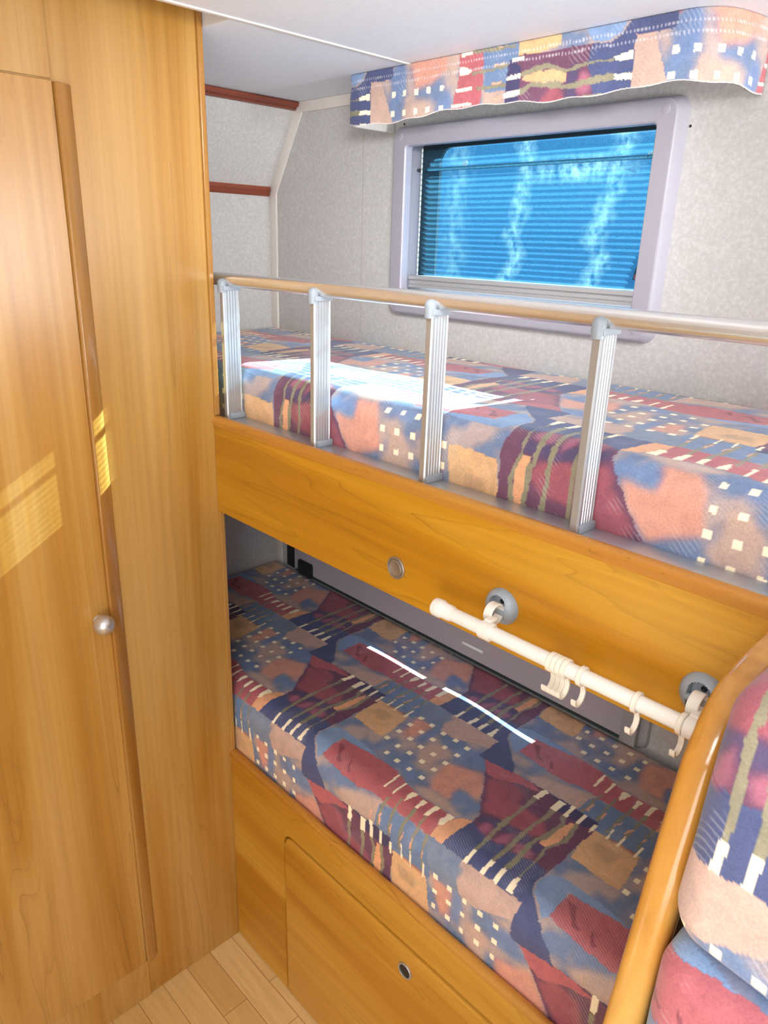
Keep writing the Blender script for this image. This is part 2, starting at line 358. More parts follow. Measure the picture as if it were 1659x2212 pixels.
# ------------------------------------------------------------------ the woven patchwork: one repeat of 520 x 570 mm (half-drop)
PAT=[
('tanblob',[167,179,76,50,84],[-110,-53,-83,-108,-118]),
('lblue',[-38,-46,-46,-26,44,92,66,-3,3,-6],[-39,-21,5,19,20,13,-1,1,-52,-65]),
('orblob',[189,228,256,284,299,252,259,214,195],[102,115,128,91,59,65,24,22,60]),
('tanblob',[188,217,259,286,310,296,248,212],[7,22,24,12,12,0,-2,-4]),
('blblob',[252,275,308,313,287,272,252],[61,63,49,32,35,18,44]),
('blblob',[92,88,113,120,115,98],[161,193,176,147,100,102]),
('orblob',[50,78,96,92,74,57],[173,177,157,108,91,134]),
('tanblob',[128,151,181,173,169,144,125],[122,136,124,99,63,62,90]),
('blblob',[160,220,250,218,183],[164,172,140,126,127]),
('blblob',[118,149,186,164,118],[42,49,16,9,22]),
('medal',[-41,-48,-48,-20,37,45,47,9],[65,110,155,168,154,99,61,62]),
('redband',[-47,-47,-19,24,33,32,1,-19],[151,167,173,168,169,143,147,146]),
('meddark',[-23,-31,-13,12,16,7],[100,125,126,126,112,97]),
('tleft',[287,314,359,378,355,310,289],[-56,-55,-55,-98,-119,-117,-81]),
('tan',[359,392,420,445,474,475,444,406,372,356],[-55,-54,-53,-53,-52,-83,-96,-113,-113,-78]),
('tleft',[347,368,361,369,355,340],[-68,-65,-91,-114,-119,-96]),
('blue',[167,169,213,259,279,308,304,257,215,187],[-110,-64,-59,-58,-62,-109,-130,-128,-134,-128]),
('red',[0,92,145,177,178,214,262,297,285,287,273,243,224,172,140,111,57,-1],[0,13,10,1,0,-6,-2,-1,-34,-56,-57,-56,-57,-58,-55,-64,-62,-56]),
('orange',[297,312,321,314,287,285],[-1,15,18,-55,-56,-34]),
('reddark',[3,20,30,48,35],[-13,-11,-33,-45,-47]),
('reddark',[59,76,70,60],[-29,-51,-55,-39]),
('olive',[179,178,173,173],[-44,-116,-116,-47]),
('olive',[202,203,208,202,199,197],[-33,-67,-118,-119,-72,-33]),
('olive',[237,234,233,229,227,231],[-35,-75,-125,-124,-74,-29]),
('olive',[262,262,260,256,256,256],[-34,-93,-131,-129,-91,-32]),
('olive',[285,287,286,284,279],[-56,-119,-129,-120,-54]),
('orange2',[154,155,158,158],[-81,-99,-102,-84]),
('orange2',[178,178,182,182],[-76,-100,-103,-79]),
('orange2',[205,206,209,209],[-80,-102,-103,-83]),
('orange2',[236,232,233,238],[-77,-99,-102,-85]),
('orange2',[258,253,256,260],[-76,-100,-102,-86]),
('orange2',[285,283,286,288],[-85,-99,-100,-88]),
('cream',[150,155,156,152],[8,8,-35,-35]),
('cream',[174,179,180,175],[1,1,-36,-35]),
('cream',[200,214,210,204,201],[-7,-6,-25,-34,-23]),
('cream',[228,238,236,230],[-7,-7,-33,-34]),
('cream',[253,263,261,253],[-3,-2,-31,-35]),
('cream',[282,295,292,283,281],[0,2,-28,-32,-23]),
('cream',[-26,-22,-20,-23],[174,170,144,143]),
('cream',[-3,0,2,-2],[174,171,141,141]),
('cream',[28,32,34,29],[172,170,142,141]),
('plum',[228,258,297,364,393,419,445,469,471,477,472,475,473,472,472,479,510,521,542,551,481,474,474,445,420,392,359,314,317,321,318,306,284,258,229],[168,173,175,179,179,181,180,179,170,145,110,65,29,16,-13,-29,-56,-71,-89,-107,-117,-112,-53,-53,-53,-54,-55,-55,-29,18,39,56,91,131,168]),
('red',[228,258,297,330,360,341,316,276,253],[168,173,175,176,170,162,156,130,138]),
('red2',[308,338,378,405,427,408,369,352,318,306],[100,113,111,109,84,64,59,56,51,64]),
('red2',[269,299,337,346,329,303],[121,147,144,119,81,78]),
('navymix',[319,338,358,399,432,445,452,430,391,344,328],[38,47,56,62,61,57,42,38,38,29,23]),
('navy',[314,317,321,338,366,384,409,431,444,470,472,472,479,510,521,542,551,481,474,474,445,420,392,359],[-55,-29,18,12,4,12,11,17,23,21,16,-13,-29,-56,-71,-89,-107,-117,-112,-53,-53,-53,-54,-55]),
('pinkmix',[338,352,356,356,338],[31,34,23,5,10]),
('pinkmix',[377,389,390,383,371],[31,52,19,6,10]),
('pinkmix',[404,414,438,436,428,409],[29,40,35,25,16,15]),
('orange',[428,444,447,447,437,429],[63,62,99,144,146,120]),
('navy2',[364,393,419,445,469,471,458,432,408,397,392],[179,179,181,180,179,170,151,150,152,147,171]),
('cream',[360,362,368,368],[-56,-28,-28,-56]),
('olive',[362,360,357,355,357,357,356,364,365,363,365,365,368,368],[-28,6,32,58,84,119,148,148,119,84,58,32,6,-28]),
('cream',[355,358,360,368,368,365],[149,178,181,177,176,147]),
('cream',[393,396,404,401],[-55,-25,-25,-55]),
('olive',[397,394,393,394,395,392,402,404,400,401,404,403],[-25,17,59,90,124,147,147,124,90,59,17,-25]),
('cream',[391,391,405,403],[147,177,177,147]),
('cream',[418,420,428,426],[-53,-23,-23,-53]),
('olive',[420,419,414,417,418,425,416,424,433,428,423,424,429,428],[-23,6,43,74,66,127,147,151,127,64,72,43,6,-23]),
('cream',[416,415,423,424],[149,183,183,149]),
('cream',[444,445,451,456],[-51,-21,-21,-51]),
('olive',[446,447,443,440,449,443,442,448,451,457,444,449,449,450],[-21,8,41,60,102,142,149,151,144,102,60,41,8,-21]),
('cream',[442,441,447,448],[150,179,179,150]),
('cream',[468,467,473,472],[147,172,172,147]),
('cream',[52,62,62,52],[62,62,72,72]),
('cream',[53,63,63,53],[94,94,104,104]),
('cream',[54,64,64,54],[127,127,137,137]),
('cream',[54,64,64,54],[160,160,170,170]),
('cream',[85,95,95,85],[158,158,168,168]),
('cream',[85,95,95,85],[127,127,137,137]),
('cream',[85,95,95,85],[94,94,104,104]),
('cream',[84,94,94,84],[61,61,71,71]),
('cream',[84,94,94,84],[30,30,40,40]),
('cream',[115,125,125,115],[29,29,39,39]),
('cream',[114,124,124,114],[62,62,72,72]),
('cream',[116,126,126,116],[93,93,103,103]),
('cream',[116,126,126,116],[127,127,137,137]),
('cream',[118,128,128,118],[157,157,167,167]),
('cream',[150,160,160,150],[158,158,168,168]),
('cream',[149,159,159,149],[126,126,136,136]),
('cream',[148,158,158,148],[94,94,104,104]),
('cream',[148,158,158,148],[62,62,72,72]),
('cream',[147,157,157,147],[28,28,38,38]),
('cream',[180,190,190,180],[29,29,39,39]),
('cream',[180,190,190,180],[62,62,72,72]),
('cream',[181,191,191,181],[93,93,103,103]),
('cream',[182,192,192,182],[126,126,136,136]),
('cream',[182,192,192,182],[157,157,167,167])]

CLR = dict(bg=(122, 126, 142), tanblob=(172, 142, 126), lblue=(96, 130, 172), orblob=(190, 122, 96), blblob=(84, 112, 156), medal=(196, 148, 88), redband=(142, 76, 78), meddark=(178, 134, 84), tleft=(100, 118, 144), tan=(176, 142, 126), blue=(82, 112, 152), red=(162, 60, 72), orange=(204, 136, 76), reddark=(126, 40, 58), olive=(128, 122, 96), orange2=(202, 140, 104), cream=(232, 216, 178), plum=(100, 56, 84), red2=(140, 54, 72), navymix=(74, 60, 98), navy=(56, 68, 114), pinkmix=(146, 70, 98), navy2=(54, 50, 92))
SOFT = {'tanblob', 'orblob', 'blblob', 'tleft', 'meddark', 'pinkmix', 'red2', 'redband', 'navymix'}
NX, NY, RS = 520, 570, 2
def blur(a, r):
    for ax in (0, 1):
        for _ in range(2):
            c = np.zeros_like(a)
            for k in range(-r, r + 1): c += np.roll(a, k, ax)
            a = c / (2 * r + 1)
    return a
def build_tile():
    w, h = NX * RS, NY * RS
    X, Y = np.meshgrid((np.arange(w) + .5) / RS, (np.arange(h) + .5) / RS)
    rng = np.random.RandomState(3)
    wx = blur(rng.randn(h, w), 7); wy = blur(rng.randn(h, w), 7)
    wx *= 1.0 / wx.std(); wy *= 1.0 / wy.std()
    XW, YW = X + wx * 0.7, Y + wy * 0.7                      # frayed, hand-drawn edges
    img = np.zeros((h, w, 3)); img[:] = lin(CLR['bg'])
    cl = blur(rng.randn(h, w), 24); cl /= cl.std()
    m = np.clip(cl * 0.5 + 0.5, 0, 1)[..., None]
    img = np.array(lin((88, 110, 146))) * m + np.array(lin((160, 140, 134))) * (1 - m)
    for nm, xs, ys in PAT:
        xs = np.array(xs, float); ys = np.array(ys, float); ys = ys - xs * 12 / 520.0
        mask = np.zeros((h, w), bool)
        for i in range(-3, 4):
            for j in range(-3, 4):
                if (i + j) % 2: continue
                px = xs + 260 * i; py = ys + 285 * j
                if px.max() < -4 or px.min() > NX + 4 or py.max() < -4 or py.min() > NY + 4: continue
                a, b = max(int((px.min() - 4) * RS), 0), min(int((px.max() + 4) * RS) + 1, w)
                c, d = max(int((py.min() - 4) * RS), 0), min(int((py.max() + 4) * RS) + 1, h)
                gx, gy = (XW, YW) if nm != 'cream' or len(xs) > 4 else (X, Y)
                gx, gy = gx[c:d, a:b], gy[c:d, a:b]
                ins = np.zeros(gx.shape, bool); k = len(px)
                for q in range(k):
                    x1, y1, x2, y2 = px[q], py[q], px[(q + 1) % k], py[(q + 1) % k]
                    if y1 == y2: continue
                    ins ^= ((y1 > gy) != (y2 > gy)) & (gx < (x2 - x1) * (gy - y1) / (y2 - y1) + x1)
                mask[c:d, a:b] |= ins
        f = mask.astype(float)
        if nm in SOFT: f = blur(f, 9 if nm in ('orblob', 'tanblob', 'blblob') else 6)
        f = f[..., None]
        img = img * (1 - f) + np.array(lin(CLR[nm])) * f
    return img
TILE = build_tile()
def pattern(X, Y):
    """colour of the cloth at pattern coordinates in metres"""
    xi = (np.floor(np.asarray(X) * 1000 * RS).astype(int)) % (NX * RS)
    yi = (np.floor((np.asarray(Y) - np.asarray(X) * 0.0) * 1000 * RS).astype(int)) % (NY * RS)
    return TILE[yi, xi]
def cloth(o, pxy):
    """paint mesh o with the weave; pxy(co) -> pattern X, Y arrays"""
    me = o.data; n = len(me.vertices); co = np.empty(n * 3); me.vertices.foreach_get('co', co); co = co.reshape(-1, 3)
    X, Y = pxy(co); c = np.ones((n, 4)); c[:, :3] = pattern(X, Y)
    at = me.color_attributes.new('pat', 'FLOAT_COLOR', 'POINT'); at.data.foreach_set('color', c.ravel())
def grid_mesh(name, V, nu, nv, mat, parent=None, uvattr=None, closed_v=False):
    """V: (nu*nv, 3) points, u-major"""
    me = bpy.data.meshes.new(name)
    idx = np.arange(nu * nv).reshape(nu, nv)
    if closed_v: idx = np.concatenate([idx, idx[:, :1]], 1)
    q = np.stack([idx[:-1, :-1], idx[1:, :-1], idx[1:, 1:], idx[:-1, 1:]], -1).reshape(-1, 4)
    me.vertices.add(nu * nv); me.vertices.foreach_set('co', np.asarray(V, float).ravel())
    me.loops.add(q.size); me.loops.foreach_set('vertex_index', q.ravel().astype(np.int32))
    me.polygons.add(len(q)); me.polygons.foreach_set('loop_start', (np.arange(len(q)) * 4).astype(np.int32))
    me.polygons.foreach_set('loop_total', np.full(len(q), 4, np.int32)) if hasattr(me.polygons[0], 'loop_total') and False else None
    me.update(calc_edges=True); me.validate()
    if closed_v:
        bm = bmesh.new(); bm.from_mesh(me); bm.verts.ensure_lookup_table()
        for r in (0, nu - 1):
            try: bm.faces.new([bm.verts[i] for i in (idx[r, :-1] if r else idx[r, :-1][::-1])])
            except ValueError: pass
        bmesh.ops.recalc_face_normals(bm, faces=bm.faces); bm.to_mesh(me); bm.free()
    me.polygons.foreach_set('use_smooth', [True] * len(me.polygons))
    me.materials.append(M_[mat])
    o = bpy.data.objects.new(name, me); COL.objects.link(o)
    if parent: o.parent = parent
    return o

# ------------------------------------------------------------------ the setting
YW, XL, ZC = 0.526, -0.533, 1.95
struct(obj('floor', B(-0.62, 2.65, -1.75, 0.60, -0.05, 0.0), 'floor', smooth=False))
bm = bmesh.new()                                                     # lower over the bunks, a step up over the wardrobe
box(bm, -0.62, 2.65, 0.0128, 0.60, ZC, ZC + 0.13); box(bm, 0.087, 2.65, -1.75, 0.0128, ZC, ZC + 0.13); box(bm, -0.62, 0.087, -1.75, 0.0128, ZC + 0.08, ZC + 0.13)
struct(obj('ceiling', bm, 'ceiling', smooth=False))
# wall with the two windows: boxes around the openings, joined in one wall
bm = bmesh.new()
W1 = (-0.030, 0.578, 1.512, 1.852); W2 = (-0.42, 0.675, 0.715, 1.06)
for a, b, c, d in ((XL - .09, 2.65, 0, W2[2]), (XL - .09, W2[0], W2[2], W2[3]), (W2[1], 2.65, W2[2], W2[3]), (XL - .09, 2.65, W2[3], W1[2]),
                   (XL - .09, W1[0], W1[2], W1[3]), (W1[1], 2.65, W1[2], W1[3]), (XL - .09, 2.65, W1[3], ZC)):
    box(bm, a, b, YW, YW + 0.055, c, d)
wall_back = struct(obj('wall_back', bm, 'wall', smooth=False))
for x, z in ((0.600, 1.822), (-0.045, 1.884), (-0.042, 1.874)):
    obj('screw_hole', lathe(bmesh.new(), [(0.0022, 0), (0.0022, 0.0008), (0.0005, 0.001)], (x, YW - 0.0002, z), (0, -1, 0), 12), 'hole', wall_back)
obj('panel_joint', B(-.1715, -.1703, YW - .0003, YW + .001, 1.42, ZC - .03), 'wall_joint', wall_back, smooth=False)
# left wall: upright, then leaning in to the ceiling
prof = [(XL, 0), (XL, 1.754), (-0.409, ZC), (-0.62, ZC), (-0.62, 0)]
struct(obj('wall_left', extrude(bmesh.new(), prof, 'y', 0.012, YW), 'wall', smooth=False))
struct(obj('wall_front', B(-0.62, 2.65, -1.75, -1.70, 0, ZC), 'wall', smooth=False))
struct(obj('wall_right', B(2.60, 2.65, -1.70, YW, 0, ZC), 'wall', smooth=False))
# trims
path = [(XL + .004, YW - .004, 0.0), (XL + .004, YW - .004, 1.748), (XL + .010, YW - .004, 1.766), (-0.416, YW - .004, ZC - .004)]
ring = [(-.012, -.001), (-.012, .006), (.010, .006), (.014, .003), (.014, -.001)]
bm = bmesh.new()
pts = [Vector(p) for p in path]
for a, b in zip(pts, pts[1:]): pass
W_ = 0.021
def strip_on_wall(poly, w, t):
    """flat cover strip of width w along a path in the window wall plane, thickness t, offset to the right of the path"""
    P = [Vector((p[0], p[2])) for p in poly]; L = []; R = []
    for i, p in enumerate(P):
        d = (P[min(i + 1, len(P) - 1)] - P[max(i - 1, 0)]).normalized(); n = Vector((d.y, -d.x))
        L.append(p); R.append(p + n * w)
    return extrude(bmesh.new(), [tuple(q) for q in L] + [tuple(q) for q in R[::-1]], 'y', YW - t, YW + 0.0, 0.0015)
struct(obj('trim_1', strip_on_wall([(XL, 0, 0.0), (XL, 0, 1.2), (XL, 0, 1.742), (XL + .006, 0, 1.764), (-0.410, 0, ZC - .0005)], 0.026, 0.005), 'cream_trim'))
struct(obj('trim_2', B(-0.405, 2.60, YW - 0.006, YW, ZC - 0.024, ZC - 0.0002, bev=0.0015), 'cream_trim'))
# brown edging along the left wall, at the bend and at the ceiling
def edging(name, x, z, ang):
    s = [(-.012, 0), (-.012, .004), (-.006, .0065), (-.003, .004), (.004, .0065), (.012, .004), (.012, 0)]
    c, n = math.cos(ang), math.sin(ang)
    # the strip lies on the wall; u runs up the wall, v out of it
    pts = [(x + u * c + v * n, z + u * n - v * c) for u, v in s]
    return struct(obj(name, extrude(bmesh.new(), pts, 'y', 0.014, YW - 0.007), 'brown', smooth=False))
edging('trim_3', XL + 0.0010, 1.752, math.radians(74))
edging('trim_4', -0.4115, ZC - 0.0085, math.radians(38))
# ceiling joint cover
struct(obj('trim_5', B(0.087, 0.097, -1.70, YW - 0.007, ZC - 0.0022, ZC + 0.001, bev=0.0008), 'white_plastic'))

# ------------------------------------------------------------------ window above the top bunk
x0, x1, z0, z1 = -0.048, 0.590, 1.486, 1.863
loops = [rrect(x0 - .006, x1 + .006, z0 - .006, z1 + .006, .024, YW - .0002), rrect(x0 - .002, x1 + .002, z0 - .002, z1 + .002, .023, .508),
         rrect(x0, x1, z0, z1, .022, .5035), rrect(x0 + .0012, x1 - .0012, z0 + .0012, z1 - .0012, .021, .5008), rrect(x0 + .004, x1 - .004, z0 + .004, z1 - .004, .019, .4996), rrect(x0 + .005, x1 - .005, z0 + .005, z1 - .005, .018, .4995),
         rrect(-.0135, .558, 1.533, 1.831, .009, .4995),
         rrect(-.0125, .557, 1.534, 1.830, .008, .4995), rrect(-.010, .5545, 1.5365, 1.8275, .007, .5025), rrect(-.010, .5545, 1.5365, 1.8275, .007, .5200),
         rrect(-.028, .576, 1.514, 1.850, .007, .5215), rrect(-.028, .576, 1.514, 1.850, .007, .580)]
win1 = struct(obj('window_1', loft(bmesh.new(), loops), 'window_plastic', angle=28))
for cx, cz, sx, sz in ((x1, z1, -1, -1), (x1, z0, -1, 1), (x0, z1, 1, -1), (x0, z0, 1, 1)):   # fixing caps moulded near the corners
    obj('fixing_cap', lathe(bmesh.new(), [(.0075, 0), (.0075, .0009), (.0068, .0013), (.002, .0013)], (cx + sx * .022, .4995, cz + sz * .017), (0, -1, 0), 24), 'window_plastic', win1)
gl_ = [rrect(-.028, .576, 1.514, 1.850, .007, .574), rrect(.022, .566, 1.530, 1.829, .030, .574), rrect(.022, .566, 1.530, 1.829, .030, .582), rrect(-.028, .576, 1.514, 1.850, .007, .582)]
obj('gasket', loft(bmesh.new(), gl_ + [gl_[0]]), 'gasket', win1)
obj('pane', B(-.028, .576, .5835, .5855, 1.514, 1.850), 'pane', win1, smooth=False)
obj('top_bar', B(-.028, .576, .556, .566, 1.7825, 1.7885), 'gasket', win1)
bm = bmesh.new()
sweep(bm, smooth_path([(.541, .568, 1.640), (.536, .566, 1.622), (.531, .562, 1.600), (.529, .560, 1.583)]), [(.004, -.009), (.004, .009), (-.004, .009), (-.004, -.009)], (0, 1, 0))
latch = obj('latch', bm, 'black', win1)
obj('button', lathe(bmesh.new(), [(.006, 0), (.006, .003), (.004, .005)], (.529, .558, 1.590), (0, -1, 0), 16), 'red_plastic', latch)
obj('catch', B(.545, .553, .555, .572, 1.715, 1.755, bev=.002), 'black', win1)
for x, z in ((.508, 1.790), (.086, 1.796)):
    obj('sticker', lathe(bmesh.new(), [(.0065, 0), (.0065, .0004), (.002, .0006)], (x, .5833, z), (0, -1, 0), 20), 'white_plastic', win1)
# faint approval mark on the pane: a curl over a short row of ticks
bm = bmesh.new()
sweep(bm, smooth_path([(.529, .583, 1.806), (.534, .583, 1.812), (.539, .583, 1.806), (.533, .583, 1.800), (.540, .583, 1.795)], 6), circ(.0008, 6), (0, 1, 0))
for i in range(6): box(bm, .520 + i * .0052, .5225 + i * .0052, .5826, .5834, 1.786 + (i % 2) * .0012, 1.7885 + (i % 2) * .0012)
obj('approval_mark', bm, 'gasket', win1)

# pleated screen, pulled down to its bottom bar
blind = thing('pleated_blind', (0.27, 0.54, 1.54), 'blue translucent pleated blind pulled down in the white framed window above the top bunk', 'blind')
NP = 24; zt, zb = 1.822, 1.568; xs = np.linspace(.004, .553, 90); rows = []
zz = []
for i in range(NP * 2 + 1):
    zz.append((zb + (zt - zb) * i / (NP * 2), .5335 if i % 2 else .5475))
V = np.array([[x, y, z] for x in xs for z, y in zz])
o = grid_mesh('pleated_cloth', V, len(xs), len(zz), 'screen', blind); o.location = -blind.location
o.data.polygons.foreach_set('use_smooth', [False] * len(o.data.polygons))
bar = [(.5285, 1.5365), (.5275, 1.540), (.5235, 1.5415), (.5235, 1.547), (.526, 1.548), (.5245, 1.5495), (.5245, 1.5555), (.527, 1.557), (.5225, 1.559), (.5225, 1.566), (.5255, 1.5675), (.5495, 1.5675), (.5495, 1.5365)]
obj('bottom_bar', extrude(bmesh.new(), bar, 'x', -.0085, .553), 'alu_dull', blind, angle=25)
for x in (.0015, .5565):
    obj('guide_cord', sweep(bmesh.new(), [(x, .5405, 1.5672), (x, .5405, 1.70), (x, .5405, 1.825)], circ(.0018, 8), (1, 0, 0)), 'white_plastic', blind)

# ------------------------------------------------------------------ window beside the bottom bunk, with its roller blind
loops = [rrect(-.455, .712, .690, 1.09, .02, YW - .0002), rrect(-.452, .709, .693, 1.087, .02, .517), rrect(-.445, .702, .700, 1.08, .016, .5145), rrect(-.428, .683, .715, 1.066, .008, .5145), rrect(-.418, .673, .717, 1.058, .008, .520), rrect(-.418, .673, .717, 1.058, .008, .580)]
win2 = struct(obj('window_2', loft(bmesh.new(), loops), 'alu_dull', angle=50))
obj('pane', B(-.418, .673, .5765, .5785, .717, 1.058), 'pane', win2, smooth=False)
obj('latch', B(-.40, -.335, .498, .5135, .700, .745, bev=.006), 'black', win2)
bl2 = thing('roller_blind', (0.17, 0.51, 0.70), 'pale lilac roller blind drawn down behind the bottom bunk mattress', 'blind')
bm = bmesh.new()                                                     # blind cloth, with an unseen slot added to pass the sun streaks
X0, X1 = -.414, .660
box(bm, X0, X1, .5070, .5085, .702, .774); box(bm, X0, X1, .5070, .5085, .826, 1.085)
box(bm, X0, .03, .5070, .5085, .774, .826); box(bm, .60, X1, .5070, .5085, .774, .826)
obj('blind_cloth', bm, 'blind', bl2, smooth=False)
obj('glint_bar', B(.2375, .3005, .5035, .5070, .7375, .7445, bev=.001), 'glint_white', bl2)  # pale bar added in place of a small sun glint
bm = bmesh.new()                                                     # added unseen sheet; its gaps shape the sun streaks on the mattress
sl = [(.072, .262), (.318, .566)]; zc0, zc1 = .8110, .8190; S0, S1 = -.418, .673
def sheet(a, b, c, d): box(bm, a, b, .566, .568, c, d)
sheet(S0, S1, zc1, 1.058); sheet(S0, S1, .717, zc0); sheet(S0, sl[0][0], zc0, zc1); sheet(sl[0][1], sl[1][0], zc0, zc1); sheet(sl[1][1], S1, zc0, zc1)
obj('streak_sheet', bm, 'shade', win2, smooth=False)
obj('side_seal', B(-.470, -.432, .5135, .5255, .700, 1.08, bev=.002), 'black', win2)
obj('side_channel', B(.660, .694, .4985, .5140, .702, 1.085, bev=.002), 'alu_dull', bl2)
obj('hem_bar', B(-.414, .660, .503, .511, .7025, .7085, bev=.002), 'gasket', bl2)

# ------------------------------------------------------------------ wardrobe
wr = thing('wardrobe', (-0.3, -0.6, 0), 'tall honey coloured wooden wardrobe at the left with a grained door', 'wardrobe')
obj('body', B(-.53, 0, -1.69, .0115, .0005, 2.0295, bev=.0015), 'wardrobe', wr, smooth=False)
door = obj('door', B(.0002, .0065, -.92, -.2405, .108, 1.838, bev=.0012), 'wardrobe_door', wr, smooth=False)
lp = [(.0003, -.2405), (.0118, -.2402), (.0130, -.2385), (.0130, -.2360), (.0118, -.2310), (.0090, -.2235), (.0050, -.2165), (.0022, -.2130), (.0003, -.2120)]
bm = bmesh.new(); extrude(bm, lp, 'z', .110, 1.836, .0008)
obj('door_lip', bm, 'wardrobe_lip', door, angle=50)
obj('fascia', B(.0002, .0030, -1.3, -.2405, 1.8405, 2.0290, bev=.0008), 'wardrobe', wr, smooth=False)
obj('plinth', B(.0002, .0030, -1.3, -.2365, .001, .1055, bev=.0008), 'wardrobe', wr, smooth=False)
kb = obj('knob', lathe(bmesh.new(), [(.0095, 0), (.009, .002), (.0065, .004), (.0065, .008)] + [(.0185 * math.sin(a), .0245 - .0185 * math.cos(a)) for a in np.linspace(.38, math.pi - .01, 18)], (.0065, -.262, .974), (1, 0, 0), 40), 'knob', door)
tag(kb, 'round satin metal knob', None)
obj('knob_dimple', lathe(bmesh.new(), [(.0017, 0), (.0017, .0006), (.0004, .0007)], (.0493, -.262, .9735), (1, 0, 0), 12), 'grey_plastic', kb)
for za, zb_ in ((.5515, 1.1230), (1.3165, 2.024)):
    obj('edge_banding', B(.0002, .0052, .0015, .0118, za, zb_, bev=.0015), 'wardrobe_lip', wr, smooth=False)

# ------------------------------------------------------------------ top bunk
ub = thing('upper_bunk', (.5, .02, 1.1235), 'top bunk with a wide honey wood front board and small round button', 'bunk bed')
ZB, ZT = 1.1235, 1.3153
pr = [(.0, ZB), (.0, ZT - .024), (.017, ZT - .024), (.017, ZB)]
obj('front_board', B(.0005, 1.30, .0, .0165, ZB, ZT - .018, bev=.0016), 'board', ub, smooth=False)
er = [(-.0015, ZT - .0185)] + [(.0080 - .0105 * math.cos(a), ZT - .0105 + .0105 * math.sin(a)) for a in np.linspace(0, math.pi, 13)] + [(.0175, ZT - .0185)]
obj('top_edging', extrude(bmesh.new(), er, 'x', .0005, 1.30), 'edge', ub)
obj('metal_strip', B(.0005, 1.30, .0188, .056, ZT - .0085, ZT - .0052, bev=.0006), 'alu', ub)
obj('base_board', B(XL + .004, 1.30, .0190, YW - .004, 1.255, 1.280), 'base', ub, smooth=False)
bt = obj('push_button', lathe(bmesh.new(), [(.0180, 0), (.0180, .0018), (.0165, .0028), (.0150, .0022), (.0145, .0012), (.0132, .0012), (.0130, .0026), (.0115, .0034), (.0100, .0026), (.004, .0018)], (.501, .0001, 1.1735), (0, -1, 0), 40), 'brass', ub)
tag(bt, 'round brass push button', None)

# ------------------------------------------------------------------ guard rail
gr = thing('guard_rail', (.4, .034, ZT), 'satin aluminium guard rail with four ribbed posts standing along the top bunk board', 'guard rail')
obj('handrail', sweep(bmesh.new(), [(-.12, .034, 1.5625), (.5, .034, 1.5625), (1.30, .034, 1.5625)], circ(.0115, 28), (0, 0, 1)), 'alu_rail', gr)
def post(x):
    xa, xb, ya, yb = x, x + .0125, .0182, .0525
    ribs = 5; side = []
    n = ribs
    for i in range(n):                                     # corrugated long side, front to back
        a = ya + .003 + (yb - ya - .006) * i / n; w = (yb - ya - .006) / n
        side += [(0, a + w * .08), (.0, a + w * .52), (.0016, a + w * .62), (.0016, a + w * .92)]
    P = [(xb - .002, ya), (xb, ya + .002)] + [(xb - d, y) for d, y in side] + [(xb, yb - .002), (xb - .002, yb)]
    P += [(xa + .002, yb), (xa, yb - .002)] + [(xa + d, y) for d, y in side[::-1]] + [(xa, ya + .002), (xa + .002, ya)]
    p = obj('post', extrude(bmesh.new(), P, 'z', ZT - .0050, 1.5455), 'alu', gr, angle=30)
    bm = B(xa - .0028, xb + .0028, ya - .001, yb + .002, 1.5440, 1.5525, bev=.0015)
    cx = (xa + xb) / 2
    lathe(bm, [(.0078, -.012), (.0082, -.006), (.0084, .004)] + [(.0084 * math.cos(a), .004 + .0084 * math.sin(a)) for a in np.linspace(.2, math.pi / 2 - .02, 8)], (cx, ya + .0025, 1.5525), (0, 0, 1), 24)
    obj('post_cap', bm, 'grey_plastic', p)
    obj('post_foot', B(xa - .0016, xb + .0030, ya + .0045, yb + .0025, ZT - .0052, ZT + .0050, bev=.0012), 'grey_plastic', p)
for x in (.0100, .2705, .5195, .7720): post(x)

